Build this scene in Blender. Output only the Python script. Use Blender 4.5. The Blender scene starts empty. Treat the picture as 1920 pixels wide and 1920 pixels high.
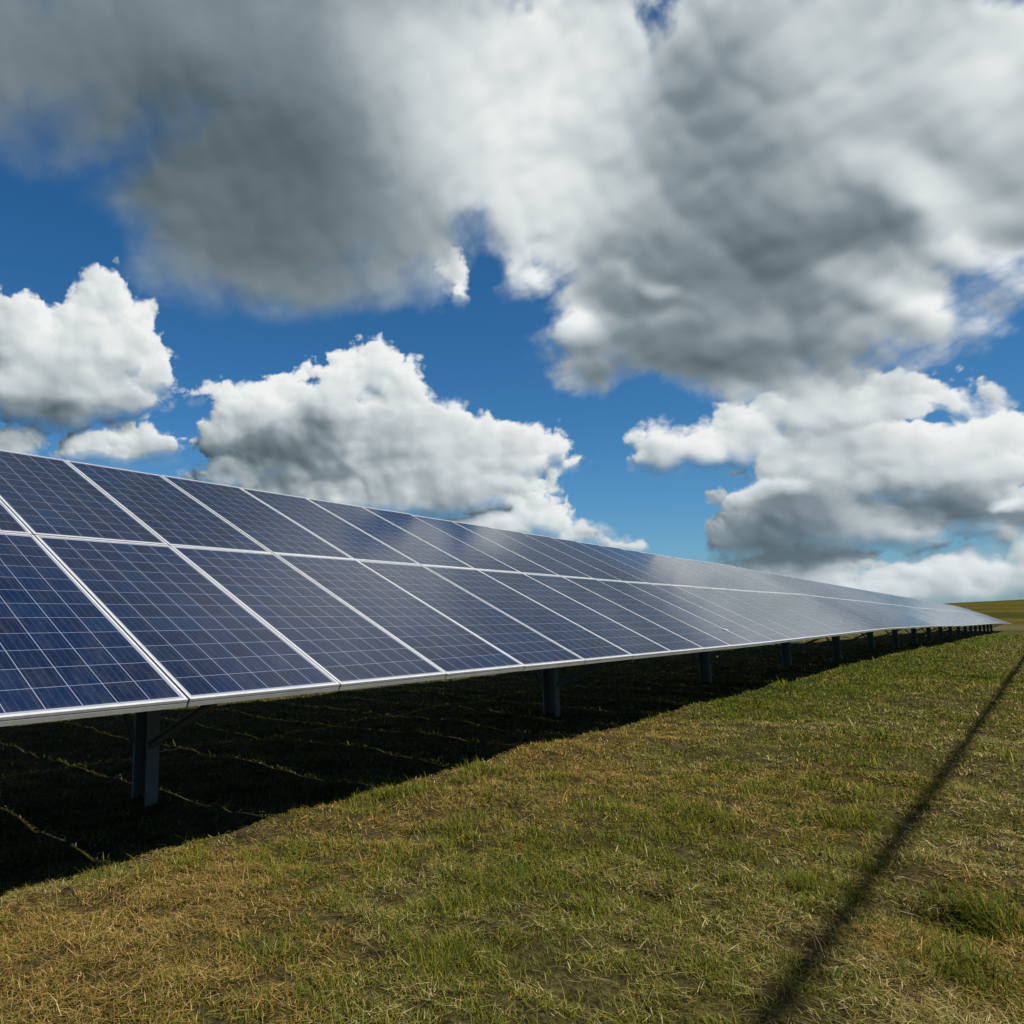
import bpy, math, random
import numpy as np
from mathutils import Vector, Matrix, Euler
rad = math.radians
scene = bpy.context.scene
C = scene.collection

# ------------------------------------------------------------------ camera
# world: the panel row runs along +Y, +X is the sunny side, ground about z = 0
F, CX, PITCH, YAW, CH = 1384.0, 646.6, 8.043, 43.39, 1.20
cam_d = bpy.data.cameras.new('camera')
cam = bpy.data.objects.new('camera', cam_d); C.objects.link(cam)
cam.location = (0, 0, CH)
cam.rotation_euler = (rad(90 + PITCH), 0, rad(YAW))
cam_d.sensor_width = 36.0
cam_d.lens = 36.0 * F / 1920.0
cam_d.shift_x = (960 - CX) / 1920.0
cam_d.clip_start = 0.05; cam_d.clip_end = 20000
scene.camera = cam
scene.render.resolution_x = scene.render.resolution_y = 1024
scene.view_settings.view_transform = 'Standard'
scene.view_settings.look = 'None'
scene.view_settings.exposure = 1.2
scene.view_settings.gamma = 1.0

CR = Euler((rad(90 + PITCH), 0, rad(YAW))).to_matrix()
def pix_dir(px, py):
    d = CR @ Vector(((px - CX) / F, (960 - py) / F, -1.0))
    return d.normalized()
def pix_ae(px, py):
    d = pix_dir(px, py)
    return math.degrees(math.atan2(d.x, d.y)), math.degrees(math.asin(d.z))

# ------------------------------------------------------------------ sun
SUN_EL = 54.0
sun_d = bpy.data.lights.new('sun', 'SUN'); sun_d.energy = 5.0; sun_d.angle = rad(0.53)
sun_d.color = (1.0, 0.95, 0.87)
sun = bpy.data.objects.new('sun', sun_d); C.objects.link(sun)
sun.rotation_euler = (0, rad(90 - SUN_EL), 0); sun.location = (20, 0, 30)

# ------------------------------------------------------------------ node helper
class NT:
    def __init__(s, tree): s.t = tree
    def n(s, typ, **kw):
        nd = s.t.nodes.new(typ)
        for k, v in kw.items(): setattr(nd, k, v)
        return nd
    def L(s, a, b): s.t.links.new(a, b)
    def put(s, sock, v):
        if v is None: return
        if hasattr(v, 'links') or isinstance(v, bpy.types.NodeSocket): s.L(v, sock)
        else: sock.default_value = v
    def m(s, op, a, b=None, c=None, clamp=False):
        nd = s.n('ShaderNodeMath', operation=op, use_clamp=clamp)
        s.put(nd.inputs[0], a); s.put(nd.inputs[1], b); s.put(nd.inputs[2], c)
        return nd.outputs[0]
    def vm(s, op, a, b=None, scale=None):
        nd = s.n('ShaderNodeVectorMath', operation=op)
        s.put(nd.inputs[0], a); s.put(nd.inputs[1], b)
        if scale is not None: s.put(nd.inputs['Scale'], scale)
        return nd.outputs['Value'] if op in ('LENGTH', 'DOT_PRODUCT', 'DISTANCE') else nd.outputs[0]
    def vm3(s, op, a, b, c):
        nd = s.n('ShaderNodeVectorMath', operation=op)
        s.put(nd.inputs[0], a); s.put(nd.inputs[1], b); s.put(nd.inputs[2], c); return nd.outputs[0]
    def sep(s, v):
        nd = s.n('ShaderNodeSeparateXYZ'); s.L(v, nd.inputs[0]); return nd.outputs
    def comb(s, x, y, z=0.0):
        nd = s.n('ShaderNodeCombineXYZ'); s.put(nd.inputs[0], x); s.put(nd.inputs[1], y); s.put(nd.inputs[2], z); return nd.outputs[0]
    def noise(s, vec, scale, detail=4.0, rough=0.55, col=False, lac=2.0, dist=0.0):
        nd = s.n('ShaderNodeTexNoise'); s.L(vec, nd.inputs['Vector'])
        nd.inputs['Scale'].default_value = scale; nd.inputs['Detail'].default_value = detail
        nd.inputs['Roughness'].default_value = rough; nd.inputs['Lacunarity'].default_value = lac
        nd.inputs['Distortion'].default_value = dist
        return nd.outputs['Color'] if col else nd.outputs[0]
    def vor(s, vec, scale, smooth=0.5, detail=0.0):
        nd = s.n('ShaderNodeTexVoronoi', feature='SMOOTH_F1'); s.L(vec, nd.inputs['Vector'])
        nd.inputs['Scale'].default_value = scale; nd.inputs['Smoothness'].default_value = smooth
        nd.inputs['Detail'].default_value = detail
        return nd.outputs['Distance']
    def smooth(s, v, a, b, lo=0.0, hi=1.0):
        nd = s.n('ShaderNodeMapRange', interpolation_type='SMOOTHSTEP')
        s.put(nd.inputs[0], v); s.put(nd.inputs[1], a); s.put(nd.inputs[2], b)
        s.put(nd.inputs[3], lo); s.put(nd.inputs[4], hi)
        return nd.outputs[0]
    def lin(s, v, a, b, lo=0.0, hi=1.0):
        nd = s.n('ShaderNodeMapRange'); s.put(nd.inputs[0], v); s.put(nd.inputs[1], a); s.put(nd.inputs[2], b)
        s.put(nd.inputs[3], lo); s.put(nd.inputs[4], hi); return nd.outputs[0]
    def mix(s, f, a, b, typ='MIX'):
        nd = s.n('ShaderNodeMix', data_type='RGBA', blend_type=typ)
        s.put(nd.inputs[0], f); s.put(nd.inputs[6], a); s.put(nd.inputs[7], b); return nd.outputs[2]
    def ramp(s, f, stops):
        nd = s.n('ShaderNodeValToRGB'); s.L(f, nd.inputs[0]); e = nd.color_ramp.elements
        while len(e) < len(stops): e.new(0.5)
        for i, (p, c) in enumerate(stops): e[i].position = p; e[i].color = (*c, 1)
        return nd.outputs[0]

# ------------------------------------------------------------------ world: sky and cumulus clouds
SKY_TINT = (0.27, 0.56, 0.73, 1)      # the deep, polarised blue of the photograph
world = bpy.data.worlds.new('World'); scene.world = world; world.use_nodes = True
wt = world.node_tree; wt.nodes.clear(); w = NT(wt)
sky = w.n('ShaderNodeTexSky', sky_type='NISHITA'); sky.sun_disc = False
sky.sun_elevation = rad(SUN_EL); sky.sun_rotation = rad(90)
sky.air_density = 1.0; sky.dust_density = 0.35; sky.ozone_density = 3.0; sky.altitude = 300
tint = w.mix(1.0, sky.outputs[0], SKY_TINT, 'MULTIPLY')
hs = w.n('ShaderNodeHueSaturation'); w.L(tint, hs.inputs['Color']); hs.inputs['Saturation'].default_value = 1.04; tint = hs.outputs[0]
bg = w.n('ShaderNodeBackground'); w.L(tint, bg.inputs[0]); bg.inputs[1].default_value = 0.055
wo = w.n('ShaderNodeOutputWorld'); w.L(bg.outputs[0], wo.inputs[0])

# ------------------------------------------------------------------ object helpers
def tag(o, label=None, cat=None, group=None, kind=None):
    if label: o['label'] = label
    if cat: o['category'] = cat
    if group: o['group'] = group
    if kind: o['kind'] = kind
    return o
def mesh_from(name, verts, faces, mat=None, smooth=False):
    me = bpy.data.meshes.new(name); me.from_pydata([tuple(v) for v in verts], [], faces); me.update()
    if mat: me.materials.append(mat)
    if smooth: me.polygons.foreach_set('use_smooth', [True] * len(me.polygons))
    return me
def link(name, me, parent=None, loc=(0, 0, 0), rot=(0, 0, 0)):
    o = bpy.data.objects.new(name, me); C.objects.link(o); o.location = loc; o.rotation_euler = rot
    if parent: o.parent = parent
    return o
class MB:
    def __init__(s): s.v = []; s.f = []
    def box(s, x0, x1, y0, y1, z0, z1):
        b = len(s.v)
        s.v += [(x, y, z) for z in (z0, z1) for y in (y0, y1) for x in (x0, x1)]
        s.f += [tuple(b + i for i in q) for q in ((0,2,3,1),(4,5,7,6),(0,1,5,4),(1,3,7,5),(3,2,6,7),(2,0,4,6))]
    def prism(s, prof, A, B, up=(0, 0, 1)):
        """extrude a closed 2-D profile from A to B"""
        A, B, up = Vector(A), Vector(B), Vector(up)
        t = (B - A).normalized(); u = t.cross(up).normalized(); n = u.cross(t)
        b = len(s.v); k = len(prof)
        for P in (A, B):
            for (p, q) in prof: s.v.append(tuple(P + u * p + n * q))
        for i in range(k):
            j = (i + 1) % k; s.f.append((b + i, b + j, b + k + j, b + k + i))
        s.f.append(tuple(b + i for i in reversed(range(k)))); s.f.append(tuple(b + k + i for i in range(k)))
    def mesh(s, name, mat, smooth=False): return mesh_from(name, s.v, s.f, mat, smooth)
def U_prof(wd, dp, t=0.004, lip=0.0):
    """channel open towards -q"""
    h = wd / 2
    if lip:
        return [(-h, 0), (h, 0), (h, -dp), (h - lip, -dp), (h - lip, -dp + t), (h - t, -dp + t), (h - t, -t), (-h + t, -t), (-h + t, -dp + t), (-h + lip, -dp + t), (-h + lip, -dp), (-h, -dp)]
    return [(-h, 0), (h, 0), (h, -dp), (h - t, -dp), (h - t, -t), (-h + t, -t), (-h + t, -dp), (-h, -dp)]
def circ(r, n=10): return [(r * math.cos(2 * math.pi * i / n), r * math.sin(2 * math.pi * i / n)) for i in range(n)]

# ------------------------------------------------------------------ clouds: laid out by azimuth / elevation
def hash2(i, j, s):
    h = (i.astype(np.int64) * 374761393 + j.astype(np.int64) * 668265263 + s * 974711) & 0x7fffffff
    h = ((h ^ (h >> 13)) * 1274126177) & 0x7fffffff
    return ((h ^ (h >> 16)) & 0xffffff) / float(0xffffff)
def pnoise(x, y, s=0):
    """2-D gradient noise, about -0.7..0.7"""
    i = np.floor(x); j = np.floor(y); fx = (x - i); fy = (y - j)
    u = fx * fx * fx * (fx * (fx * 6 - 15) + 10); v = fy * fy * fy * (fy * (fy * 6 - 15) + 10)
    def g(di, dj):
        a = hash2(i + di, j + dj, s) * 2 * math.pi
        return np.cos(a) * (fx - di) + np.sin(a) * (fy - dj)
    return (g(0, 0) * (1 - u) + g(1, 0) * u) * (1 - v) + (g(0, 1) * (1 - u) + g(1, 1) * u) * v
def pfbm(x, y, o=5, s=0, g=0.5):
    t = 0; a = 1; n = 0
    for k in range(o):
        t = t + a * pnoise(x * 2.03 ** k + 31.7 * k, y * 2.03 ** k - 17.9 * k, s + k); n += a; a *= g
    return t / n * 1.5
def worley(x, y, s=0):
    """distance to the nearest of scattered points: inverted, it gives rounded puffs"""
    i = np.floor(x); j = np.floor(y); d = np.full(x.shape, 9.0)
    for di in (-1, 0, 1):
        for dj in (-1, 0, 1):
            ii = i + di; jj = j + dj
            px = ii + .15 + .7 * hash2(ii, jj, s); py = jj + .15 + .7 * hash2(ii, jj, s + 500)
            d = np.minimum(d, (x - px) ** 2 + (y - py) ** 2)
    return np.sqrt(d)
def ss(v, a, b):
    t = np.clip((v - a) / (b - a), 0, 1); return t * t * (3 - 2 * t)
def ell(az, el, px, py, rx, ry, rot):
    a0, e0 = pix_ae(px, py); h = 4.0
    ax, ex = pix_ae(px + h, py); ay, ey = pix_ae(px, py - h)
    J = np.array([[(ax - a0) / h, (ay - a0) / h], [(ex - e0) / h, (ey - e0) / h]])
    r = math.radians(rot)
    M = J @ np.array([[math.cos(r), -math.sin(r)], [math.sin(r), math.cos(r)]]) @ np.diag([rx, ry])
    I = np.linalg.inv(M); da = az - a0; de = el - e0
    ln = np.sqrt((I[0, 0] * da + I[0, 1] * de) ** 2 + (I[1, 0] * da + I[1, 1] * de) ** 2)
    return ln, float(np.linalg.svd(M)[1].min())
def union(az, el, lst, k):
    acc = np.zeros(az.shape)
    for b in lst:
        ln, ms = ell(az, el, *b)
        acc += np.exp(np.clip(ms * (1 - ln) / k, -40, 40))
    return k * np.log(acc + 1e-17)

def lobes(az, el, lst):
    out = np.ones(az.shape)
    for b in lst:
        ln, ms = ell(az, el, *b)
        out += np.exp(min(ms, 2.4) * np.sqrt(np.clip(1.1 - ln * ln, 0, 2)) / .3) - 1
    return .3 * np.log(out)
# crisp cumulus, as ellipses: x, y, rx, ry, tilt (in 1920-pixel photo units, turned into sky angles)
CRISP = [
 (850,510,20,22,0),(858,545,16,20,20),(840,480,14,16,0),(560,905,120,26,0),(760,935,170,26,0),(640,890,150,36,0),(430,880,60,40,0),(1650,1112,300,24,0),(1500,1070,150,26,0),(1900,1080,90,30,0),
 (35,625,70,75,0),(85,640,45,50,0),(190,580,58,72,0),(165,640,75,90,0),(120,720,150,90,0),(235,650,62,80,0),(290,700,42,38,0),(262,600,24,30,0),(40,740,90,60,0),(210,745,90,42,0),(20,590,45,42,0),(180,535,28,24,0),
 (20,832,62,30,0),(175,835,58,28,6),(290,832,58,26,-6),(230,850,60,18,0),(382,738,22,9,8),
 (705,700,50,52,0),(645,725,60,48,0),(750,735,48,58,0),(540,745,46,42,0),(470,780,70,52,0),(415,825,46,42,0),(590,820,170,90,0),
 (760,830,170,80,0),(880,850,110,72,0),(970,850,66,56,0),(1040,838,28,26,0),(820,910,190,60,0),(520,870,130,36,0),(706,655,28,20,0),(745,680,30,24,0),
 (1072,866,18,9,20),(430,900,50,14,0),(600,700,26,20,0),(640,680,24,20,0),(560,712,18,16,0),(445,745,24,20,0),
 (1005,955,50,36,0),(1030,975,44,34,0),(920,990,90,26,0),(1075,1005,30,16,0),(1160,1020,30,9,0),(1110,1000,16,9,0),
 (1238,842,58,44,0),(1310,838,60,34,0),(650,930,220,30,0),(1400,815,74,52,-8),(1470,775,64,46,-10),(1560,780,120,80,0),(1578,715,26,38,0),(1660,750,90,50,0),(1645,722,34,22,0),(1765,745,76,26,-20),(1835,722,24,7,-40),
 (1620,870,230,95,0),(1800,870,140,90,0),(1870,815,80,50,0),(1480,960,140,85,0),(1400,1005,78,52,0),(1620,985,180,50,0),(1830,955,140,45,0),(1500,1035,120,24,0),
 (1690,1085,90,26,0),(1770,1080,52,42,0),(1810,1055,24,28,0),(1600,1105,120,16,0),(1880,1100,50,18,0),(1900,1000,40,16,0),(1540,1092,80,14,0),
 (2010,1040,120,60,0),(2140,1000,130,90,0),(2260,1060,160,60,0),(2060,900,120,80,0),(1960,1085,80,30,0),(2400,1020,140,90,0),(2350,860,160,80,0),(1860,1110,70,12,0),  # mostly past the right edge: unseen cumulus added for the panels to reflect
]
SOFT = [
 (500,150,560,300,0),(540,400,300,170,12),(800,330,280,200,0),(300,290,150,150,0),(60,90,220,160,0),(30,240,120,80,0),(590,520,190,84,8),(380,470,120,80,20),(740,480,110,80,0),
 (1050,220,260,230,0),(1250,300,330,250,0),(1500,250,430,320,0),(1800,230,330,260,0),(1300,540,270,130,0),(1130,640,105,72,0),
 (1330,640,330,110,-3),(1620,530,220,105,-24),(1880,400,180,110,-20),(1810,495,120,60,-25),(1050,430,110,56,0),(1120,690,80,46,0),(990,500,46,26,0),(960,480,30,50,10),(870,460,30,20,0),
 (1250,-280,1500,230,0),(1150,40,140,130,0),(1340,70,160,110,0),(1570,690,70,30,0),(740,545,60,26,0),
]
HOLES = [(905,500,30,60,10),(960,600,60,50,0),(1225,10,34,30,20),(120,370,70,18,30)]
THIN = [(70,260,130,60,28,.62),(150,385,110,26,35,.5)]
TONES = [
 (500,330,460,280,14,-.34),(560,500,300,110,6,-.10),(150,130,480,260,0,-.24),(930,200,330,280,0,.44),(1010,420,170,100,0,.12),(720,110,240,160,0,.02),
 (1330,230,180,220,30,-.15),(1200,50,240,110,0,.02),(1380,490,480,140,8,-.22),(1260,690,420,80,-3,-.29),(1560,600,240,90,-16,-.10),
 (1600,80,190,190,0,.20),(1740,340,220,56,-12,.34),(1870,110,150,200,0,.30),(1640,425,190,50,0,-.10),
 (1860,470,220,70,-28,.36),(1720,580,250,50,-26,.34),(1080,590,60,60,-30,.40),(1230,530,80,24,-28,.26),(990,510,80,60,0,.25),(845,540,60,80,0,.20),
 (180,600,210,140,0,.22),(90,775,240,40,0,-.34),(250,740,120,60,0,.08),(210,840,260,50,0,.02),
 (700,700,170,100,0,.24),(500,740,110,60,-20,.26),(470,850,260,62,8,-.42),(590,780,80,40,-30,-.26),(720,800,120,34,-20,-.12),(880,840,230,70,0,.12),(700,900,200,36,0,-.16),(1000,965,120,70,0,.18),(850,955,180,24,0,-.04),
 (1290,835,170,45,0,.20),(1560,760,280,80,0,.16),(1400,1010,190,70,0,-.44),(1720,960,320,30,-3,-.28),(1560,1030,240,28,0,-.30),(1840,810,160,80,0,.20),(1850,975,190,22,0,-.30),(1560,880,210,34,0,.14),(1880,955,50,12,0,.5),
 (1720,1080,190,45,0,.10),(600,-260,900,300,0,-.34),(1450,975,170,60,-5,-.26),(1760,930,200,26,0,-.16),
]
def shifter(A, E):
    n, m = len(A), len(E); ia = np.arange(n); ie = np.arange(m)
    def f(Fd, da, de):
        x = np.interp(A + da, A, ia); y = np.interp(E + de, E, ie)
        x0 = np.minimum(x.astype(int), n - 2); y0 = np.minimum(y.astype(int), m - 2)
        tx = (x - x0)[:, None]; ty = (y - y0)[None, :]
        G = Fd[x0] * (1 - tx) + Fd[x0 + 1] * tx
        return G[:, y0] * (1 - ty) + G[:, y0 + 1] * ty
    return f
STOPS = np.array([0.0, 0.2, 0.42, 0.62, 0.8, 1.0])
SCOL = np.array([(.060,.088,.104), (.100,.138,.160), (.205,.258,.292), (.42,.475,.50), (.64,.69,.70), (.86,.885,.875)])
def make_clouds(A, E):
    """A, E: azimuth and elevation axes in degrees -> colour (n,m,3), opacity (n,m)"""
    az, el = np.meshgrid(A, E, indexing='ij')
    X = az * np.cos(np.radians(np.clip(el, 0, 60))); Y = el
    X = az * 0.86
    sh = shifter(A, E)
    # --- crisp cumulus
    wx = pfbm(X / 5, Y / 5, 5, 1, .55); wy = pfbm(X / 5, Y / 5, 5, 21, .55)
    S = union(az + .55 * wx, el + .55 * wy, CRISP, .16) + .16
    lobe = lobes(az + .9 * wx, el + .9 * wy, CRISP)
    qx = X + .6 * pfbm(X / 2, Y / 2, 6, 41, .6); qy = Y + .6 * pfbm(X / 2, Y / 2, 6, 61, .6)
    oc = [am * (.42 - worley(qx / cs + .35 * wx, qy / cs + .35 * wy, sd)) for (cs, am, sd) in ((3.0, .95, 3), (1.5, .80, 4), (.75, .50, 5), (.38, .28, 6), (.19, .14, 8))]
    fine = pfbm(X / .8, Y / .8, 5, 71, .6)
    dS = (sh(S, 0, .6) - sh(S, 0, -.6))            # >0 near a base
    low = ss(dS, .2, 1.0)
    far = ss(el, 9, 3)
    big_b = oc[0] + oc[1] + .6 * oc[2]
    dens = S + (sum(oc)) * (1 - .5 * low) * (1 - .35 * far) + .22 * fine
    ragged = ss(pfbm(X / 3, Y / 3, 3, 231), -.1, .5)
    alpha_c = ss(dens, -.16 - .45 * low - .25 * ragged, .26 + 1.2 * low + .5 * ragged)
    def hgt(dn, g=1.9): return np.sqrt(np.clip(dn, 0, 5) * g)
    def blur(Fd, r):
        return (sh(Fd, r, 0) + sh(Fd, -r, 0) + sh(Fd, 0, r) + sh(Fd, 0, -r) + sh(Fd, r * .7, r * .7) + sh(Fd, -r * .7, r * .7) + sh(Fd, r * .7, -r * .7) + sh(Fd, -r * .7, -r * .7) + Fd) / 9
    def lamb(h, k):
        dx = (sh(h, .12, 0) - sh(h, -.12, 0)) / .24 / .86; dy = (sh(h, 0, .12) - sh(h, 0, -.12)) / .24
        return (-dx * k * .46 - dy * k * .74 + .50) / np.sqrt(1 + (dx * k) ** 2 + (dy * k) ** 2)
    qw = pfbm(X / 7, Y / 7, 3, 91) + .5
    hb = lobe * .6 + np.clip(qw, .2, 1) * (.9 * oc[0] + .75 * oc[1] + .35 * oc[2] + .12 * oc[3]) + .45 * pfbm(X / 3, Y / 3, 4, 95, .5)
    hf = hgt(dens)
    rim = 1 - ss(dens, .1, 1.6)
    lam = blur(lamb(blur(hb, .22), .9), .12) * .80 + lamb(hf, .7) * (.02 + .26 * rim * (1 - low))
    occ = 0
    hw = lobe * 1.1 + .5 * oc[0] + .4 * oc[1]
    for k, wgt in ((.5, .18), (1.0, .24), (1.9, .28), (3.2, .30), (5.0, .26)):
        occ = occ + wgt * np.clip(sh(hw, k * .5, k * .85) - hw - k * .26 + .2, 0, 1.2)
    deep = ss(S, 0.6, 4.0)
    def tones(ax, ex):
        t = 0
        for (px, py, rx, ry, rot, am) in TONES:
            ln, _ = ell(ax, ex, px, py, rx, ry, rot); t = t + am * (1 - ss(ln, 0, 1.3))
        return t
    tw = tones(az + 1.5 * wx, el + 1.5 * wy)
    Lc = .60 + .32 * lam - .40 * occ - .10 * deep + .85 * tw + .05 * rim + .15 * pfbm(X / 3.6, Y / 2.6, 5, 81, .5)
    # --- broad soft cloud overhead
    wx2 = pfbm(X / 11, Y / 11, 7, 101, .52); wy2 = pfbm(X / 11, Y / 11, 7, 121, .52)
    lx = pfbm(X / 9, Y / 9, 4, 301, .5); ly = pfbm(X / 9, Y / 9, 4, 321, .5)
    right = ss(az + 3 * lx, -40, -27)
    T = union(az + 1.8 * wx2, el + 1.7 * wy2, SOFT, .5)
    Hh = union(az + 1.8 * wx2, el + 1.8 * wy2, HOLES, .3)
    T = np.minimum(T, -Hh)
    # long lumps drawn out along the wind
    ca, sa = math.cos(math.radians(-28)), math.sin(math.radians(-28))
    U_ = (X * ca - Y * sa) + 1.6 * lx; V_ = (X * sa + Y * ca) * 1.22 + 1.6 * ly
    sq = [am * (.42 - worley(U_ / cs + .3 * wx2, V_ / cs + .3 * wy2, sd)) for (cs, am, sd) in ((7.5, 1.7, 13), (3.6, 1.1, 14), (1.7, .6, 15), (.8, .32, 16), (.4, .16, 17))]
    tex = pfbm(X / 4, Y / 4, 6, 141, .55)
    win = ss(az, -84, -76) * ss(az, 10, 4) * ss(el, 56, 48)
    gen = (pfbm(X / 26, Y / 15, 6, 181, .5) + .10) * 14 - win * 60
    gen = gen - 30 * ss(el, 4, -2)
    soft = np.maximum(T, gen) + (.5 + .5 * right) * (sq[0] * .3 + sq[1] * .8 + sq[2] + sq[3] + sq[4]) + .9 * tex
    wdt = 2.4 - 1.5 * right
    alpha_s = ss(soft, -.5, wdt + .9 * ragged)
    thin = 0
    for (px, py, rx, ry, rot, am) in THIN:
        ln, _ = ell(az + 3 * wx2, el + 3 * wy2, px, py, rx, ry, rot); thin = np.maximum(thin, am * (1 - ss(ln, .2, 1.4)))
    alpha_s = alpha_s * (1 - thin)
    ts = tones(az + 1.5 * lx + .8 * wx2, el + 1.5 * ly + .8 * wy2)
    hS = sq[0] * 1.1 + sq[1] * 1.0 + .7 * sq[2] + .35 * sq[3]
    lamS = blur(lamb(blur(hS, .3), .8), .18) - .45
    edge = 1 - ss(soft, .3, 3.2)
    Ls = .55 + ts + lamS * (.08 + .12 * right + .12 * edge) + .10 * edge * right + .05 * pfbm(X / 6, Y / 5, 5, 201)
    def col(Lx):
        Lx = np.clip(Lx, 0, 1)
        return np.stack([np.interp(Lx, STOPS, SCOL[:, c]) for c in range(3)], -1)
    cc, cs_ = col(Lc), col(Ls)
    # distance: low cumulus shift slightly to blue
    hz = (ss(el, 12, 0) * .22)[..., None]
    cc = cc * (1 - hz) + hz * np.array([.40, .52, .60])
    # pale moist air low over the horizon, behind the clouds
    ah = .50 * np.exp(-np.clip(el, 0, 90) / 5.0) * (1 - alpha_s) * (1 - alpha_c)
    a = alpha_s + alpha_c * (1 - alpha_s) + ah
    rgb = (cs_ * alpha_s[..., None] + cc * (alpha_c * (1 - alpha_s))[..., None] + np.array([.34, .43, .50]) * ah[..., None]) / np.maximum(a, 1e-4)[..., None]
    return rgb, a

def cloud_dome():
    A = np.concatenate([np.arange(-130, -76, .5), np.arange(-76, 4, .068), np.arange(4, 45.1, .5)])
    E = np.concatenate([np.arange(-1.5, 0, .3), np.arange(0, 46, .062), np.arange(46, 75, .4)])
    rgb, al = make_clouds(A, E)
    az, el = np.meshgrid(np.radians(A), np.radians(E), indexing='ij')
    R = 6000.0
    V = np.stack([R * np.cos(el) * np.sin(az), R * np.cos(el) * np.cos(az), R * np.sin(el)], -1).reshape(-1, 3)
    n, m = len(A), len(E); idx = np.arange(n * m).reshape(n, m)
    Fc = np.stack([idx[:-1, :-1], idx[:-1, 1:], idx[1:, 1:], idx[1:, :-1]], -1).reshape(-1, 4)
    af = al.reshape(-1)[Fc].max(1); Fc = Fc[af > .004]          # only where there is cloud
    me = bpy.data.meshes.new('clouds')
    me.vertices.add(len(V)); me.vertices.foreach_set('co', V.astype(np.float32).ravel())
    me.loops.add(Fc.size); me.loops.foreach_set('vertex_index', Fc.ravel().astype(np.int32))
    me.polygons.add(len(Fc)); me.polygons.foreach_set('loop_start', np.arange(0, Fc.size, 4, dtype=np.int32))
    me.polygons.foreach_set('loop_total', np.full(len(Fc), 4, np.int32)); me.update(calc_edges=True)
    at = me.attributes.new('cloud', 'FLOAT_COLOR', 'POINT')
    at.data.foreach_set('color', np.concatenate([rgb, al[..., None]], -1).astype(np.float32).ravel())
    m_ = bpy.data.materials.new('cloud_vapour'); m_.use_nodes = True; m_.node_tree.nodes.clear(); nt = NT(m_.node_tree)
    a = nt.n('ShaderNodeAttribute', attribute_name='cloud')
    e = nt.n('ShaderNodeEmission'); nt.L(a.outputs['Color'], e.inputs[0]); e.inputs[1].default_value = CLOUD_GAIN
    t = nt.n('ShaderNodeBsdfTransparent'); mx = nt.n('ShaderNodeMixShader')
    nt.L(a.outputs['Alpha'], mx.inputs[0]); nt.L(t.outputs[0], mx.inputs[1]); nt.L(e.outputs[0], mx.inputs[2])
    o_ = nt.n('ShaderNodeOutputMaterial'); nt.L(mx.outputs[0], o_.inputs[0])
    m_.cycles.emission_sampling = 'NONE'
    me.materials.append(m_)
    o = link('clouds', me); tag(o, kind='structure')
    return o
CLOUD_GAIN = 0.435
cloud_dome()

# ------------------------------------------------------------------ materials
def newmat(name):
    m = bpy.data.materials.new(name); m.use_nodes = True; m.node_tree.nodes.clear()
    nt = NT(m.node_tree); out = nt.n('ShaderNodeOutputMaterial'); p = nt.n('ShaderNodeBsdfPrincipled')
    nt.L(p.outputs[0], out.inputs[0]); return m, nt, p, out
def metal_mat(name, c0, c1, rough=0.4, metallic=0.8, scale=14):
    m, nt, p, out = newmat(name)
    t = nt.n('ShaderNodeTexCoord'); oi = nt.n('ShaderNodeObjectInfo')
    v = nt.vm('ADD', t.outputs['Object'], nt.vm('SCALE', oi.outputs['Location'], scale=0.37))
    n1 = nt.noise(v, scale, 6, 0.6); n2 = nt.noise(v, scale * 6, 4, 0.6)
    f = nt.m('ADD', nt.m('MULTIPLY', n1, 0.7), nt.m('MULTIPLY', n2, 0.3))
    nt.L(nt.ramp(f, [(0.3, c0), (0.7, c1)]), p.inputs['Base Color'])
    nt.L(nt.lin(n2, 0.3, 0.7, rough - .07, rough + .1), p.inputs['Roughness'])
    p.inputs['Metallic'].default_value = metallic
    return m
M_alu = metal_mat('anodised_aluminium', (.38, .39, .385), (.48, .49, .485), 0.38, 0.5, 5)
M_galv = metal_mat('galvanised_steel', (.095, .082, .062), (.15, .132, .100), 0.75, 0.0, 16)
M_cable = metal_mat('black_cable', (.02, .02, .02), (.04, .04, .04), 0.5, 0.0)
M_wood = metal_mat('weathered_wood', (.10, .08, .055), (.20, .165, .12), 0.8, 0.0, 8)
M_porc = metal_mat('brown_porcelain', (.09, .035, .02), (.12, .05, .03), 0.25, 0.0)

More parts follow.
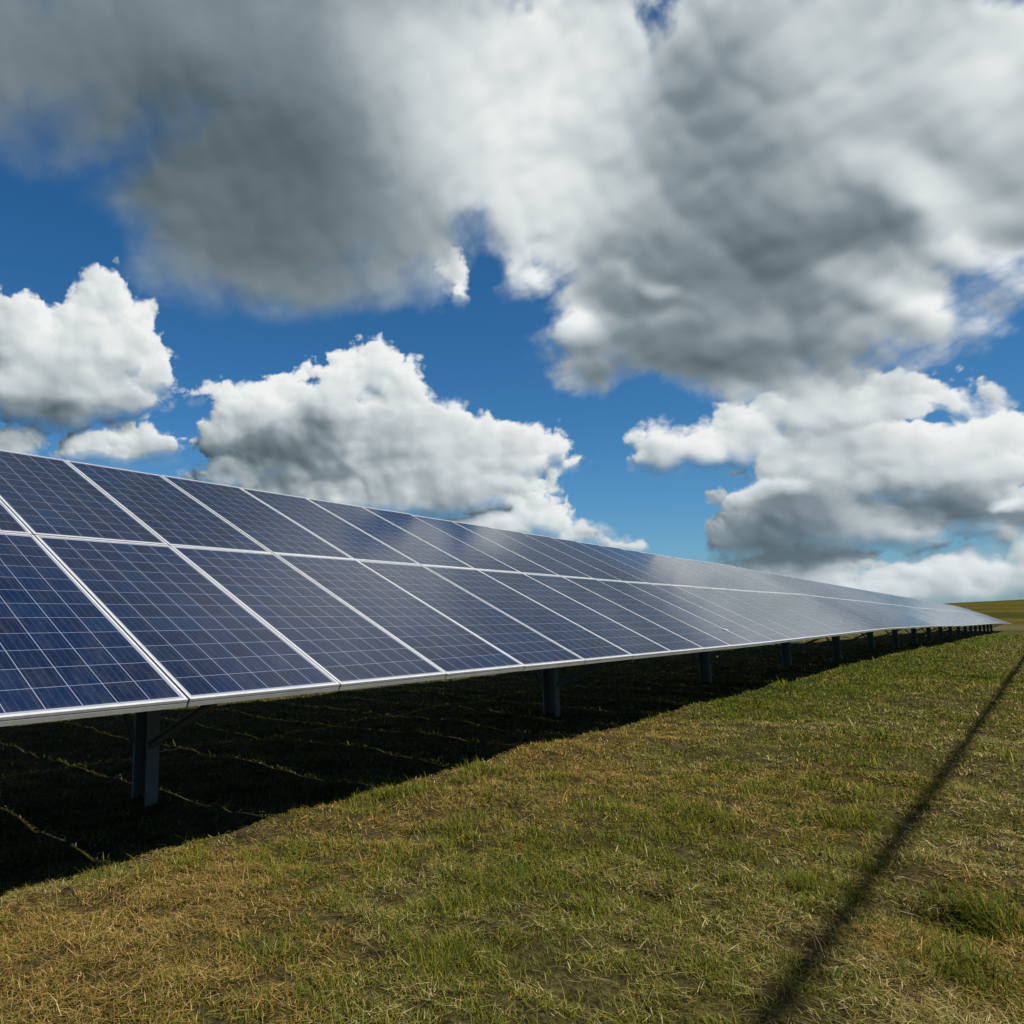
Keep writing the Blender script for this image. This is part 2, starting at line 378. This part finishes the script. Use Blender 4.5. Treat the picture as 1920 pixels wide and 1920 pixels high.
def cell_mat():
    m, nt, p, out = newmat('polycrystalline_cells')
    t = nt.n('ShaderNodeTexCoord'); oi = nt.n('ShaderNodeObjectInfo')
    x, y, z = nt.sep(t.outputs['Object'])
    PT = 0.1585; mx = (1.001 - 6 * PT) / 2; my = (1.964 - 12 * PT) / 2
    u = nt.m('DIVIDE', nt.m('SUBTRACT', x, mx), PT); v = nt.m('DIVIDE', nt.m('SUBTRACT', y, my), PT)
    fu = nt.m('FRACT', u); fv = nt.m('FRACT', v); iu = nt.m('FLOOR', u); iv = nt.m('FLOOR', v)
    def edge(f, wd): # 1 in the gap between cells
        a = nt.m('ABSOLUTE', nt.m('SUBTRACT', f, 0.5)); return nt.m('GREATER_THAN', a, 0.5 - wd / PT / 2)
    gap = nt.m('MAXIMUM', edge(fu, 0.0036), edge(fv, 0.0026))
    inx = nt.m('MULTIPLY', nt.m('GREATER_THAN', u, 0.0), nt.m('LESS_THAN', u, 6.0))
    iny = nt.m('MULTIPLY', nt.m('GREATER_THAN', v, 0.0), nt.m('LESS_THAN', v, 12.0))
    back = nt.m('MAXIMUM', gap, nt.m('SUBTRACT', 1.0, nt.m('MULTIPLY', inx, iny)))
    fb = nt.m('FRACT', nt.m('MULTIPLY', fu, 4.0))
    bus = nt.m('LESS_THAN', nt.m('ABSOLUTE', nt.m('SUBTRACT', fb, 0.5)), 0.0013 / PT * 4 / 2)
    rnd = nt.m('MULTIPLY', oi.outputs['Random'], 91.7)
    cell = nt.comb(iu, iv, rnd)
    wn = nt.n('ShaderNodeTexWhiteNoise', noise_dimensions='3D'); nt.L(cell, wn.inputs[0])
    pv = nt.comb(x, y, rnd)
    vr = nt.n('ShaderNodeTexVoronoi', feature='F1'); nt.L(pv, vr.inputs['Vector']); vr.inputs['Scale'].default_value = 90
    grain = nt.sep(vr.outputs['Color'])[0]
    cA = nt.ramp(wn.outputs['Value'], [(0.0, (.0024, .0064, .0205)), (0.35, (.0028, .0080, .0255)), (0.6, (.0030, .0068, .0200)), (0.82, (.0034, .0064, .0175)), (0.94, (.0028, .0100, .0290)), (1.0, (.0046, .0060, .0165))])
    bc = nt.mix(1.0, cA, nt.ramp(grain, [(0.0, (.72, .74, .78)), (1.0, (1.3, 1.28, 1.22))]), 'MULTIPLY')
    bc = nt.mix(nt.m('MULTIPLY', bus, 0.5), bc, (.06, .07, .095, 1))
    bc = nt.mix(back, bc, (.13, .14, .18, 1))
    # dust settles towards the lower edge of every module, streaky
    dn = nt.noise(nt.comb(nt.m('MULTIPLY', x, 3.0), y, rnd), 5.0, 5, 0.6)
    dust = nt.m('MULTIPLY', nt.smooth(dn, 0.42, 0.8), 0.05)
    dust = nt.m('ADD', dust, nt.m('MULTIPLY', nt.smooth(y, 0.06, 0.0), 0.10))
    bc = nt.mix(dust, bc, (.14, .13, .11, 1))
    nt.L(bc, p.inputs['Base Color'])
    p.inputs['Roughness'].default_value = 0.09
    p.inputs['IOR'].default_value = 1.23
    p.inputs['Sheen Weight'].default_value = .03; p.inputs['Sheen Roughness'].default_value = .45; p.inputs['Sheen Tint'].default_value = (.9, .93, 1, 1)
    p.inputs['Specular IOR Level'].default_value = 0.5
    # rolled solar glass: faint texture
    bn = nt.noise(t.outputs['Object'], 260, 2, 0.5); bp = nt.n('ShaderNodeBump'); bp.inputs['Strength'].default_value = 0.02; bp.inputs['Distance'].default_value = 0.001
    nt.L(bn, bp.inputs['Height']); nt.L(bp.outputs[0], p.inputs['Normal'])
    return m
M_cell = cell_mat()
M_back, nb, pb, _ = newmat('white_backsheet'); pb.inputs['Base Color'].default_value = (.22, .22, .23, 1); pb.inputs['Roughness'].default_value = .6

# ------------------------------------------------------------------ terrain
def smst(t): t = np.clip(t, 0, 1); return t * t * (3 - 2 * t)
def vnoise(x, y, s=0):
    i = np.floor(x); j = np.floor(y); fx = x - i; fy = y - j; fx = fx * fx * (3 - 2 * fx); fy = fy * fy * (3 - 2 * fy)
    a = hash2(i, j, s); b = hash2(i + 1, j, s); c = hash2(i, j + 1, s); d = hash2(i + 1, j + 1, s)
    return (a * (1 - fx) + b * fx) * (1 - fy) + (c * (1 - fx) + d * fx) * fy
def fbm(x, y, o=4, s=0, g=0.5):
    t = 0; a = 1; n = 0
    for k in range(o): t = t + a * vnoise(x * 2 ** k + 17.3 * k, y * 2 ** k - 9.1 * k, s + k); n += a; a *= g
    return t / n
PY = [-400, 0, 11, 22, 33, 45, 56, 67, 82, 93, 104, 118, 150, 200, 260, 320, 420, 3000]
PZ = [-1.5, 0, .02, .08, .03, -.05, -.09, -.13, -.20, -.28, -.36, -.40, .35, 2.7, 5.2, 6.6, 7.2, -30]
def base_z(x, y):
    z = np.interp(y, PY, PZ)
    z = z + smst((y - 115) / 200) * (x + 4) * 0.052
    return z
def ground_z(x, y):
    x = np.asarray(x, float); y = np.asarray(y, float)
    z = base_z(x, y)
    amp = 0.35 + 0.65 * smst((np.hypot(x, y)) / 12)
    z = z + (fbm(x * 0.5, y * 0.5, 3, 5) - 0.5) * 0.11 * amp
    z = z + (fbm(x * 2.2, y * 2.2, 3, 11) - 0.5) * 0.085 + (fbm(x * 6.5, y * 6.5, 2, 15) - 0.5) * 0.035
    # a scraped hollow beside the cable's shadow and one small clod hole
    for (hx, hy, rx, ry, dp) in HOLLOWS:
        z = z - dp * np.exp(-(((x - hx) / rx) ** 2 + ((y - hy) / ry) ** 2) ** 1.5)
    return z
HOLLOWS = [(-0.43, 3.93, 0.15, 0.13, .15), (-1.35, 3.35, .10, .09, .06), (-2.25, 3.3, .09, .07, .05), (-3.7, 1.8, .9, 1.6, .05)]
def green_mask(x, y):
    """1 = live green grass, 0 = dry thatch"""
    g = fbm(x * 0.9, y * 0.55, 4, 31, 0.6)
    g = g * 1.9 - 0.42
    g = g + 0.5 * np.exp(-((x + 2.7) / 1.0) ** 2) * smst((y - 6) / 6)
    g = g - 0.60 * np.exp(-((x + 3.0) / 0.60) ** 2) * (1 - smst((y - 6) / 4)) - .06 * smst((-1.2 - x) / 2.5) * (1 - smst((y - 1.5) / 2))
    g = g - 0.28 * np.exp(-((x + 0.15) / 0.35) ** 2)
    g = g + (fbm(x * 5, y * 5, 3, 77) - 0.5) * 0.9
    return np.clip(g, 0, 1)

def make_ground():
    # graded grid: fine near the camera, coarse towards the horizon
    def axis(segs):
        out = []
        for a, b, st in segs: out += list(np.arange(a, b, st))
        return np.array(out + [segs[-1][1]])
    xs = axis([(-1200, -300, 150), (-300, -60, 20), (-60, -16, 2), (-16, -8, .3), (-8, 2.0, .06), (2.0, 8, .3), (8, 60, 3), (60, 300, 20), (300, 1200, 150)])
    ys = axis([(-400, -40, 40), (-40, -6, 2), (-6, 0, .3), (0, 14, .06), (14, 40, .25), (40, 120, 1.0), (120, 420, 5), (420, 1620, 120)])
    X, Y = np.meshgrid(xs, ys, indexing='ij'); Z = ground_z(X, Y)
    n, m = X.shape
    idx = np.arange(n * m).reshape(n, m)
    F_ = np.stack([idx[:-1, :-1], idx[1:, :-1], idx[1:, 1:], idx[:-1, 1:]], -1).reshape(-1, 4)
    me = bpy.data.meshes.new('field')
    V = np.stack([X, Y, Z], -1).reshape(-1, 3)
    me.vertices.add(len(V)); me.vertices.foreach_set('co', V.ravel())
    me.loops.add(F_.size); me.loops.foreach_set('vertex_index', F_.ravel().astype(np.int32))
    me.polygons.add(len(F_)); me.polygons.foreach_set('loop_start', np.arange(0, F_.size, 4, dtype=np.int32))
    me.polygons.foreach_set('loop_total', np.full(len(F_), 4, np.int32)); me.polygons.foreach_set('use_smooth', np.ones(len(F_), bool))
    me.update(calc_edges=True)
    at = me.attributes.new('live', 'FLOAT', 'POINT'); at.data.foreach_set('value', green_mask(V[:, 0], V[:, 1]).astype(np.float32))
    mt, nt, p, out = newmat('meadow_soil')
    ge = nt.n('ShaderNodeNewGeometry'); P = ge.outputs['Position']
    a = nt.n('ShaderNodeAttribute', attribute_name='live')
    px, py, pz = nt.sep(P)
    n1 = nt.noise(P, 0.35, 6, 0.6); n2 = nt.noise(P, 6.0, 7, 0.65); n3 = nt.noise(P, 45.0, 5, 0.65)
    st = nt.noise(nt.vm('MULTIPLY', P, (1.0, 6.0, 1.0)), 18.0, 4, 0.6)
    dry = nt.ramp(n2, [(0.3, (0.0245, 0.0180, 0.0079)), (0.5, (0.0540, 0.0418, 0.0158)), (0.7, (0.0864, 0.0691, 0.0259))])
    gr = nt.ramp(n2, [(0.3, (0.0130, 0.0187, 0.0043)), (0.55, (0.0302, 0.0403, 0.0079)), (0.75, (0.0576, 0.0619, 0.0144))])
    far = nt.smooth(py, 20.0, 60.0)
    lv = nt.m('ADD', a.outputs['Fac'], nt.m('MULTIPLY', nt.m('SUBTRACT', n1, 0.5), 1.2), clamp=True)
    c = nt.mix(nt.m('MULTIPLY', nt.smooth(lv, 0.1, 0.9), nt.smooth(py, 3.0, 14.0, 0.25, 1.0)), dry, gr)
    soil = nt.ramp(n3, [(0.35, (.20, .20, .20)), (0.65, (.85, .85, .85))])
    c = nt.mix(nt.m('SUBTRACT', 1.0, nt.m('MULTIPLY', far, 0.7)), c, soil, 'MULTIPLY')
    # field slope beyond the row: olive stubble with faint mowing bands
    fc = nt.ramp(nt.noise(nt.vm('MULTIPLY', P, (0.35, 1.0, 1.0)), 0.05, 6, 0.6), [(0.38, (.017, .021, .002)), (0.5, (.030, .026, .002)), (0.62, (.046, .036, .006))])
    c = nt.mix(nt.smooth(py, 70.0, 125.0), c, fc)
    # worn track crossing behind the end of the row
    trk = nt.m('MULTIPLY', nt.smooth(py, 108.0, 113.0), nt.smooth(py, 150.0, 128.0))
    c = nt.mix(nt.m('MULTIPLY', trk, 0.35), c, (.055, .056, .040, 1))
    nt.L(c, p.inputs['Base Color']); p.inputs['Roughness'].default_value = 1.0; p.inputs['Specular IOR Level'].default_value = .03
    bp = nt.n('ShaderNodeBump'); bp.inputs['Strength'].default_value = .7; bp.inputs['Distance'].default_value = .03
    nt.L(nt.m('ADD', n3, nt.m('MULTIPLY', st, .6)), bp.inputs['Height']); nt.L(bp.outputs[0], p.inputs['Normal'])
    me.materials.append(mt)
    o = link('ground', me); tag(o, kind='structure')
    return o
make_ground()

# ------------------------------------------------------------------ grass (one uncountable mass)
TUFTS = [(-.24, 3.92, .11), (-.30, 4.02, .09), (-.40, 4.15, .10), (-1.9, 2.6, .10), (-1.45, 3.0, .09), (-.9, 5.3, .14), (-2.2, 1.9, .12), (-1.2, 4.2, .10), (-.2, 5.9, .16), (-2.5, 3.6, .12), (-.35, 3.4, .10), (-1.75, 4.9, .13), (-2.7, 5.2, .12)]
def tuft_field(x, y):
    t = 0
    for (a, b, r) in TUFTS: t = t + np.exp(-((x - a) ** 2 + (y - b) ** 2) / (r * r))
    t = t + smst((fbm(x * 3.1, y * 3.1, 3, 191) - .64) / .1) * .6
    return np.clip(t, 0, 1)
def make_grass():
    rng = np.random.default_rng(7)
    bands = [(1.6, 4.2, 20000), (4.2, 7, 8000), (7, 12, 3000), (12, 20, 1000), (20, 35, 340), (35, 70, 80)]
    xs, ys, ds = [], [], []
    for r0, r1, rho in bands:
        a0, a1 = rad(-74), rad(4)
        n = int(rho * 0.5 * (r1 * r1 - r0 * r0) * (a1 - a0))
        r = np.sqrt(rng.uniform(r0 * r0, r1 * r1, n)); a = rng.uniform(a0, a1, n)
        xs.append(r * np.sin(a)); ys.append(r * np.cos(a)); ds.append(r)
    x = np.concatenate(xs); y = np.concatenate(ys); d = np.concatenate(ds)
    keep = (x > -9.5) | (d < 9)
    shade = (x < -3.6) & (rng.random(len(x)) < 0.6)
    # clumping
    cl = fbm(x * 9, y * 9, 2, 55)
    keep &= ~shade & (rng.random(len(x)) < np.clip(cl * 3.4 - 0.75, 0.22, 1))
    x, y, d, cl = x[keep], y[keep], d[keep], cl[keep]
    n = len(x)
    g = green_mask(x, y)
    isg = rng.random(n) < (0.36 + 0.62 * g)
    flat = (~isg) & (rng.random(n) < 0.55)           # fallen straw
    tuft = smst((fbm(x * 2.6, y * 2.6, 2, 91) - 0.55) / 0.2)
    tg = tuft_field(x, y)
    hgt = rng.uniform(.014, .040, n) * (1 + .8 * tuft * isg) * (0.45 + 1.1 * cl) * (1 + 1.5 * tg)
    isg = isg | (rng.random(n) < tg * .9)
    tall = rng.random(n) < 0.012
    hgt = np.where(tall, rng.uniform(.07, .13, n), hgt)
    hgt = np.where(flat, rng.uniform(.02, .075, n), hgt)
    hgt *= 1 + 0.02 * d
    wd = rng.uniform(.0007, .0017, n) * (1 + 0.34 * np.clip(d - 3, 0, 60)) ; wd = np.where(flat, wd * .75, wd)
    ph = rng.uniform(0, 2 * math.pi, n)
    lean = np.abs(rng.normal(0.45, 0.32, n)); lean = np.where(flat, rng.uniform(1.25, 1.5, n), np.clip(lean, 0.05, 1.3))
    bend = np.where(flat, rng.uniform(-.1, .25, n), rng.uniform(.1, .8, n))
    z0 = ground_z(x, y) + np.where(flat, rng.uniform(.002, .022, n), -.003)
    dx, dy = np.cos(ph), np.sin(ph)
    sx, sy = -dy, dx
    # face blades roughly any way: width vector twist
    def pt(t):
        ang = lean + bend * t
        h = hgt * t
        return np.stack([x + dx * np.sin(ang) * h, y + dy * np.sin(ang) * h, z0 + np.maximum(np.cos(ang), .02) * h], -1)
    B0, B1, B2 = pt(0.0), pt(0.55), pt(1.0)
    W = np.stack([sx * wd, sy * wd, np.zeros(n)], -1)
    V = np.stack([B0 - W, B0 + W, B1 + W * .8, B1 - W * .8, B2], 1).reshape(-1, 3)
    base = np.arange(n)[:, None] * 5
    quads = base + np.array([0, 1, 2, 3]); tris = base + np.array([3, 2, 4])
    loops = np.concatenate([quads, tris], 1).ravel().astype(np.int32)
    starts = (np.arange(n)[:, None] * 7 + np.array([0, 4])).ravel().astype(np.int32)
    tot = np.tile(np.array([4, 3], np.int32), n)
    me = bpy.data.meshes.new('grass')
    me.vertices.add(len(V)); me.vertices.foreach_set('co', V.astype(np.float32).ravel())
    me.loops.add(len(loops)); me.loops.foreach_set('vertex_index', loops)
    me.polygons.add(2 * n); me.polygons.foreach_set('loop_start', starts); me.polygons.foreach_set('loop_total', tot)
    me.update(calc_edges=True)
    # natural blade colours
    k = rng.random(n)[:, None]
    gA, gB, gC = np.array([.066, .075, .006]), np.array([.105, .093, .010]), np.array([.036, .060, .008])
    sA, sB, sC = np.array([.188, .150, .050]), np.array([.135, .094, .028]), np.array([.300, .250, .125])
    rr = rng.random(n)[:, None]
    cg = np.where(rr < .42, gA, np.where(rr < .7, gB, gC)); cs_ = np.where(rr < .45, sA, np.where(rr < .86, sB, sC))
    colr = np.where(isg[:, None], cg, cs_) * (0.7 + 0.6 * k)
    # near the shade edge and in patches the thatch is redder
    red = ((fbm(x * 0.8, y * 0.8, 3, 63) + .22 * np.exp(-((x + 3.0) / 0.7) ** 2) * (1 - smst((y - 7) / 4))) > .55)[:, None]
    colr = np.where(red & ~isg[:, None], colr * np.array([1.02, .86, .72]), colr)
    c4 = np.concatenate([colr, np.ones((n, 1))], 1); c4 = np.repeat(c4, 5, axis=0).astype(np.float32)
    at = me.attributes.new('blade_colour', 'FLOAT_COLOR', 'POINT'); at.data.foreach_set('color', c4.ravel())
    mt, nt, p, out = newmat('grass_blades')
    a = nt.n('ShaderNodeAttribute', attribute_name='blade_colour')
    nt.L(a.outputs['Color'], p.inputs['Base Color']); p.inputs['Roughness'].default_value = .75; p.inputs['Specular IOR Level'].default_value = .06
    tr = nt.n('ShaderNodeBsdfTranslucent'); nt.L(a.outputs['Color'], tr.inputs[0]); mx = nt.n('ShaderNodeMixShader'); mx.inputs[0].default_value = .3
    nt.L(p.outputs[0], mx.inputs[1]); nt.L(tr.outputs[0], mx.inputs[2]); nt.L(mx.outputs[0], out.inputs[0])
    me.materials.append(mt)
    o = link('grass', me)
    tag(o, 'short mown green and straw coloured grass covering the field', 'grass', kind='stuff')
    print('blades', n)
make_grass()

# ------------------------------------------------------------------ solar array tables
MW, MH, GAP = 1.001, 1.964, 0.011
TH = 0.040
LAT0, Z0 = -2.923, 0.818          # bottom front edge of the glass plane
TILT = 27.17
def module_meshes():
    lip = 0.015
    g = MB()                      # laminate, its top 2 mm below the lip
    g.box(0.002, MW - .002, .002, MH - .002, -0.010, -0.002)
    gm = g.mesh('solar_laminate', M_cell); gm.materials.append(M_back)
    gm.polygons[0].material_index = 1
    f = MB()
    def rail(x0, x1, y0, y1):
        f.box(x0, x1, y0, y1, -0.0018, 0.0)
    # hollow frame rails with a shallow groove along the outer wall
    w_ = lip
    def ring(o0, z0, z1, inn):    # ring of four butted bars between outer inset o0 and inner inset inn
        f.box(o0, MW - o0, o0, inn, z0, z1); f.box(o0, MW - o0, MH - inn, MH - o0, z0, z1)
        f.box(o0, inn, inn, MH - inn, z0, z1); f.box(MW - inn, MW - o0, inn, MH - inn, z0, z1)
    ring(0.0, -0.012, 0.0008, lip)
    ring(0.0070, -0.018, -0.012, 0.0095)
    ring(0.0, -TH, -0.018, 0.0095)
    ring(0.0098, -TH, -TH + 0.0022, 0.028)
    fm = f.mesh('module_frame', M_alu)
    return gm, fm
GM, FM = module_meshes()
def junction_box():
    b = MB(); b.box(MW / 2 - .06, MW / 2 + .06, MH - .26, MH - .15, -.032, -.0105); return b.mesh('junction_box', M_cable)
JB = junction_box()
def itp(K, v): return float(np.interp(v, [a for a, b in K], [b for a, b in K]))
# the module's local frame: x along the row (+Y world), y up the slope, z out of the glass
def build_table(ncol, label, zb0, zb1, zt0, zt1, y0):
    """one rigid table: root at its near lower corner; local x along the row, y up the slope"""
    Lr = ncol * (MW + GAP)
    P0 = Vector((LAT0, y0, Z0 + zb0)); P1 = Vector((LAT0, y0 + Lr, Z0 + zb1))
    ex = (P1 - P0).normalized()
    run = 2 * 1.976 * math.cos(rad(TILT)); rise = 2 * 1.976 * math.sin(rad(TILT)) + (zt0 + zt1) / 2 - (zb0 + zb1) / 2
    ey = Vector((-run, 0, rise)).normalized(); ey = (ey - ex * ey.dot(ex)).normalized()
    ez = ex.cross(ey)
    Mx = Matrix((ex, ey, ez)).transposed()
    root = bpy.data.objects.new('solar_array_table', None); C.objects.link(root)
    root.empty_display_size = .5
    root.location = P0; root.rotation_euler = Mx.to_euler()
    tag(root, label, 'solar array', 'solar array tables standing end to end in the row')
    Minv = Matrix.Translation(P0) @ Mx.to_4x4(); Minv.invert()
    for r in range(2):
        for c in range(ncol):
            o = link('solar_panel', GM, root, (c * (MW + GAP) + GAP / 2, r * (MH + GAP) , 0))
            tw = (itp(KT, y0 + (c + .5) * 1.012) - itp(KB, y0 + (c + .5) * 1.012) - ((zt0 + zt1) / 2 - (zb0 + zb1) / 2)) / 3.95 * .9
            o.location = (c * (MW + GAP) + GAP / 2, r * (MH + GAP) * math.cos(tw), r * (MH + GAP) * math.sin(tw))
            o.rotation_euler = (tw + random.gauss(0, .0008), random.gauss(0, .0012), 0)
            link('frame', FM, o)
            link('junction_box', JB, o)
    S = 2 * MH + GAP
    # purlins along the row
    for yy in (0.40, 1.50, MH + .45, MH + 1.55):
        m = MB(); m.prism(U_prof(.05, .06, .003), (-.04 + .055, yy, -TH - .0015), (Lr - .015, yy, -TH - .0015), up=(0, 0, 1))
        link('purlin', m.mesh('purlin', M_galv), root)
    # clamps gripping the free lower corners of the first and last column, one mesh part each
    for xx in (GAP * .0 + .06, Lr - .06):
        for yy in (0.40, MH + .45):
            m = MB(); m.box(xx - .02, xx + .02, yy - .02, yy + .02, .0012, .0045); link('clamp', m.mesh('clamp', M_alu), root)
    # posts, rafters, braces (built vertical in world space, then brought into the table's frame)
    npost = max(1, round(Lr / 5.57))
    for i in range(npost):
        py = y0 + Lr * (i + .5) / npost
        lat = -4.48
        t = (lat - LAT0) / ey.x if ey.x else 0
        zp = Z0 + zb0 + (zb1 - zb0) * (py - y0) / Lr + t * ey.z - .150     # underside of rafter at the post
        gz = float(ground_z(lat, py))
        def put(name, mb, mat, par=None):
            me = mb.mesh(name, mat); me.transform(Minv); return link(name, me, par or root)
        m = MB()
        # sigma post: channel open towards the near end of the row
        t_ = .006; hw = .092; dp = .085
        prof = [(-hw, 0), (hw, 0), (hw, -dp), (hw - .022, -dp), (hw - .022, -dp + t_), (hw - t_, -dp + t_), (hw - t_, -t_), (-hw + t_, -t_), (-hw + t_, -dp + t_), (-hw + .022, -dp + t_), (-hw + .022, -dp), (-hw, -dp)]
        b = len(m.v); k_ = len(prof)
        for zz in (gz - .35, zp):
            for (p_, q_) in prof: m.v.append((lat + p_, py + .04 + q_, zz))
        for a in range(k_):
            j = (a + 1) % k_; m.f.append((b + a, b + j, b + k_ + j, b + k_ + a))
        m.f.append(tuple(b + a for a in reversed(range(k_)))); m.f.append(tuple(b + k_ + a for a in range(k_)))
        post = put('post', m, M_galv)
        for zz in (gz + .36, gz + .80):
            mb = MB(); mb.prism(circ(.013, 6), (lat + hw, py - .02, zz), (lat + hw + .012, py - .02, zz))
            put('bolt', mb, M_galv, post)
        def at(s, off):  # point s metres up the slope on the rafter line
            return P0 + ex * (py - y0) + ey * s + ez * off
        m = MB(); m.prism(U_prof(.06, .085, .004), at(.35, -TH - .063), at(S - .35, -TH - .063), up=tuple(ez))
        put('rafter', m, M_galv)
        for (s, zz, sd) in ((.42, .36, 1), (2.75, .36, -1)):
            a = Vector((lat + sd * (hw + .001) * 1.0, py - .03, gz + zz)); bb = at(s, -TH - .155)
            bb.y = py - .03
            m = MB(); m.prism(U_prof(.045, .03, .004), a, bb, up=(0, 1, 0))
            put('brace', m, M_galv)
    return root

PITCHW = MW + GAP
tabs = [ # columns, first column index, labels
 (11, -13, 'solar array table at the near end of the row, left of the photo edge'),
 (11, -2, 'nearest solar array table, its large blue panels filling the left of the photo'),
 (11, 9, 'second solar array table from the camera, reflecting deep blue sky along its top'),
 (11, 20, 'third solar array table, where the panels begin to mirror white cloud'),
 (11, 31, 'fourth solar array table from the camera, pale with cloud reflection'),
 (11, 42, 'fifth solar array table, narrowed by distance into thin silver strips'),
 (11, 53, 'sixth solar array table, silver, below where skyline and row meet'),
 (15, 64, 'long seventh solar array table just before the visible kink near the far end'),
 (11, 79, 'second to last solar array table, just past the kink in the far row'),
 (11, 90, 'last solar array table at the far tip of the row by the olive slope'),
]
KB = [(-3, 0), (9.2, .0), (13, .03), (18.7, .09), (26, .09), (33.4, .055), (44.6, -.035), (55.7, -.07), (66.8, -.10), (82, -.17), (93.1, -.25), (104.5, -.35)]
KT = [(-3, 0), (22.3, 0), (33.4, -.10), (44.6, -.17), (55.7, -.24), (66.8, -.31), (82, -.39), (93.1, -.46), (104.5, -.62)]
random.seed(3)
for (nc, i0, lab) in tabs:
    y0 = 2.047 + 1.012 * i0; y1 = y0 + nc * 1.012
    ad = .05 if i0 >= 79 else 0
    build_table(nc, lab, itp(KB, y0), itp(KB, y1), itp(KT, y0) + ad, itp(KT, y1) + ad, y0)

# ------------------------------------------------------------------ overhead cable whose shadow crosses the grass
HC = 8.2
XC = -0.74 + HC / math.tan(rad(SUN_EL))
ya, yb = -22.0, 72.0
def catz(t): return HC + float(np.interp(ya + (yb - ya) * t, PY, PZ)) * 0 - .30 * 4 * t * (1 - t) + .22
m = MB(); N = 60; r = .036
pts = [Vector((XC, ya + (yb - ya) * i / N, catz(i / N))) for i in range(N + 1)]
for i, p in enumerate(pts):
    for (a, b) in circ(r, 8): m.v.append((p.x + a, p.y, p.z + b))
for i in range(N):
    for j in range(8):
        k2 = (j + 1) % 8; m.f.append((i * 8 + j, i * 8 + k2, i * 8 + 8 + k2, i * 8 + 8 + j))
cb = link('overhead_cable', m.mesh('overhead_cable', M_cable, True))
tag(cb, 'thick black overhead cable running parallel to the panel row', 'cable')
for (yy, lab) in ((ya, 'wooden pole carrying the cable behind the camera'), (yb, 'wooden pole carrying the far end of the cable')):
    root = bpy.data.objects.new('utility_pole', None); C.objects.link(root); gz = float(ground_z(XC, yy)); root.location = (XC, yy, gz)
    tag(root, lab, 'utility pole', 'poles carrying the overhead cable')
    m = MB(); H = catz(0) - gz - .14
    prof0 = circ(.13, 14); prof1 = circ(.09, 14)
    for (pr, zz) in ((prof0, -.8), (prof1, H)):
        for (a, b) in pr: m.v.append((a, b, zz))
    for j in range(14): m.f.append((j, (j + 1) % 14, 14 + (j + 1) % 14, 14 + j))
    m.f.append(tuple(14 + j for j in range(14)))
    link('pole_shaft', m.mesh('pole_shaft', M_wood, True), root)
    m = MB()
    for q, (zz, rr) in enumerate(((0, .03), (.03, .05), (.06, .03), (.08, .045), (.1, .03))):
        m.prism(circ(rr, 12), (0, 0, H + zz * .95), (0, 0, H + zz * .95 + .019), up=(0, 1, 0))
    link('insulator', m.mesh('insulator', M_porc, True), root)
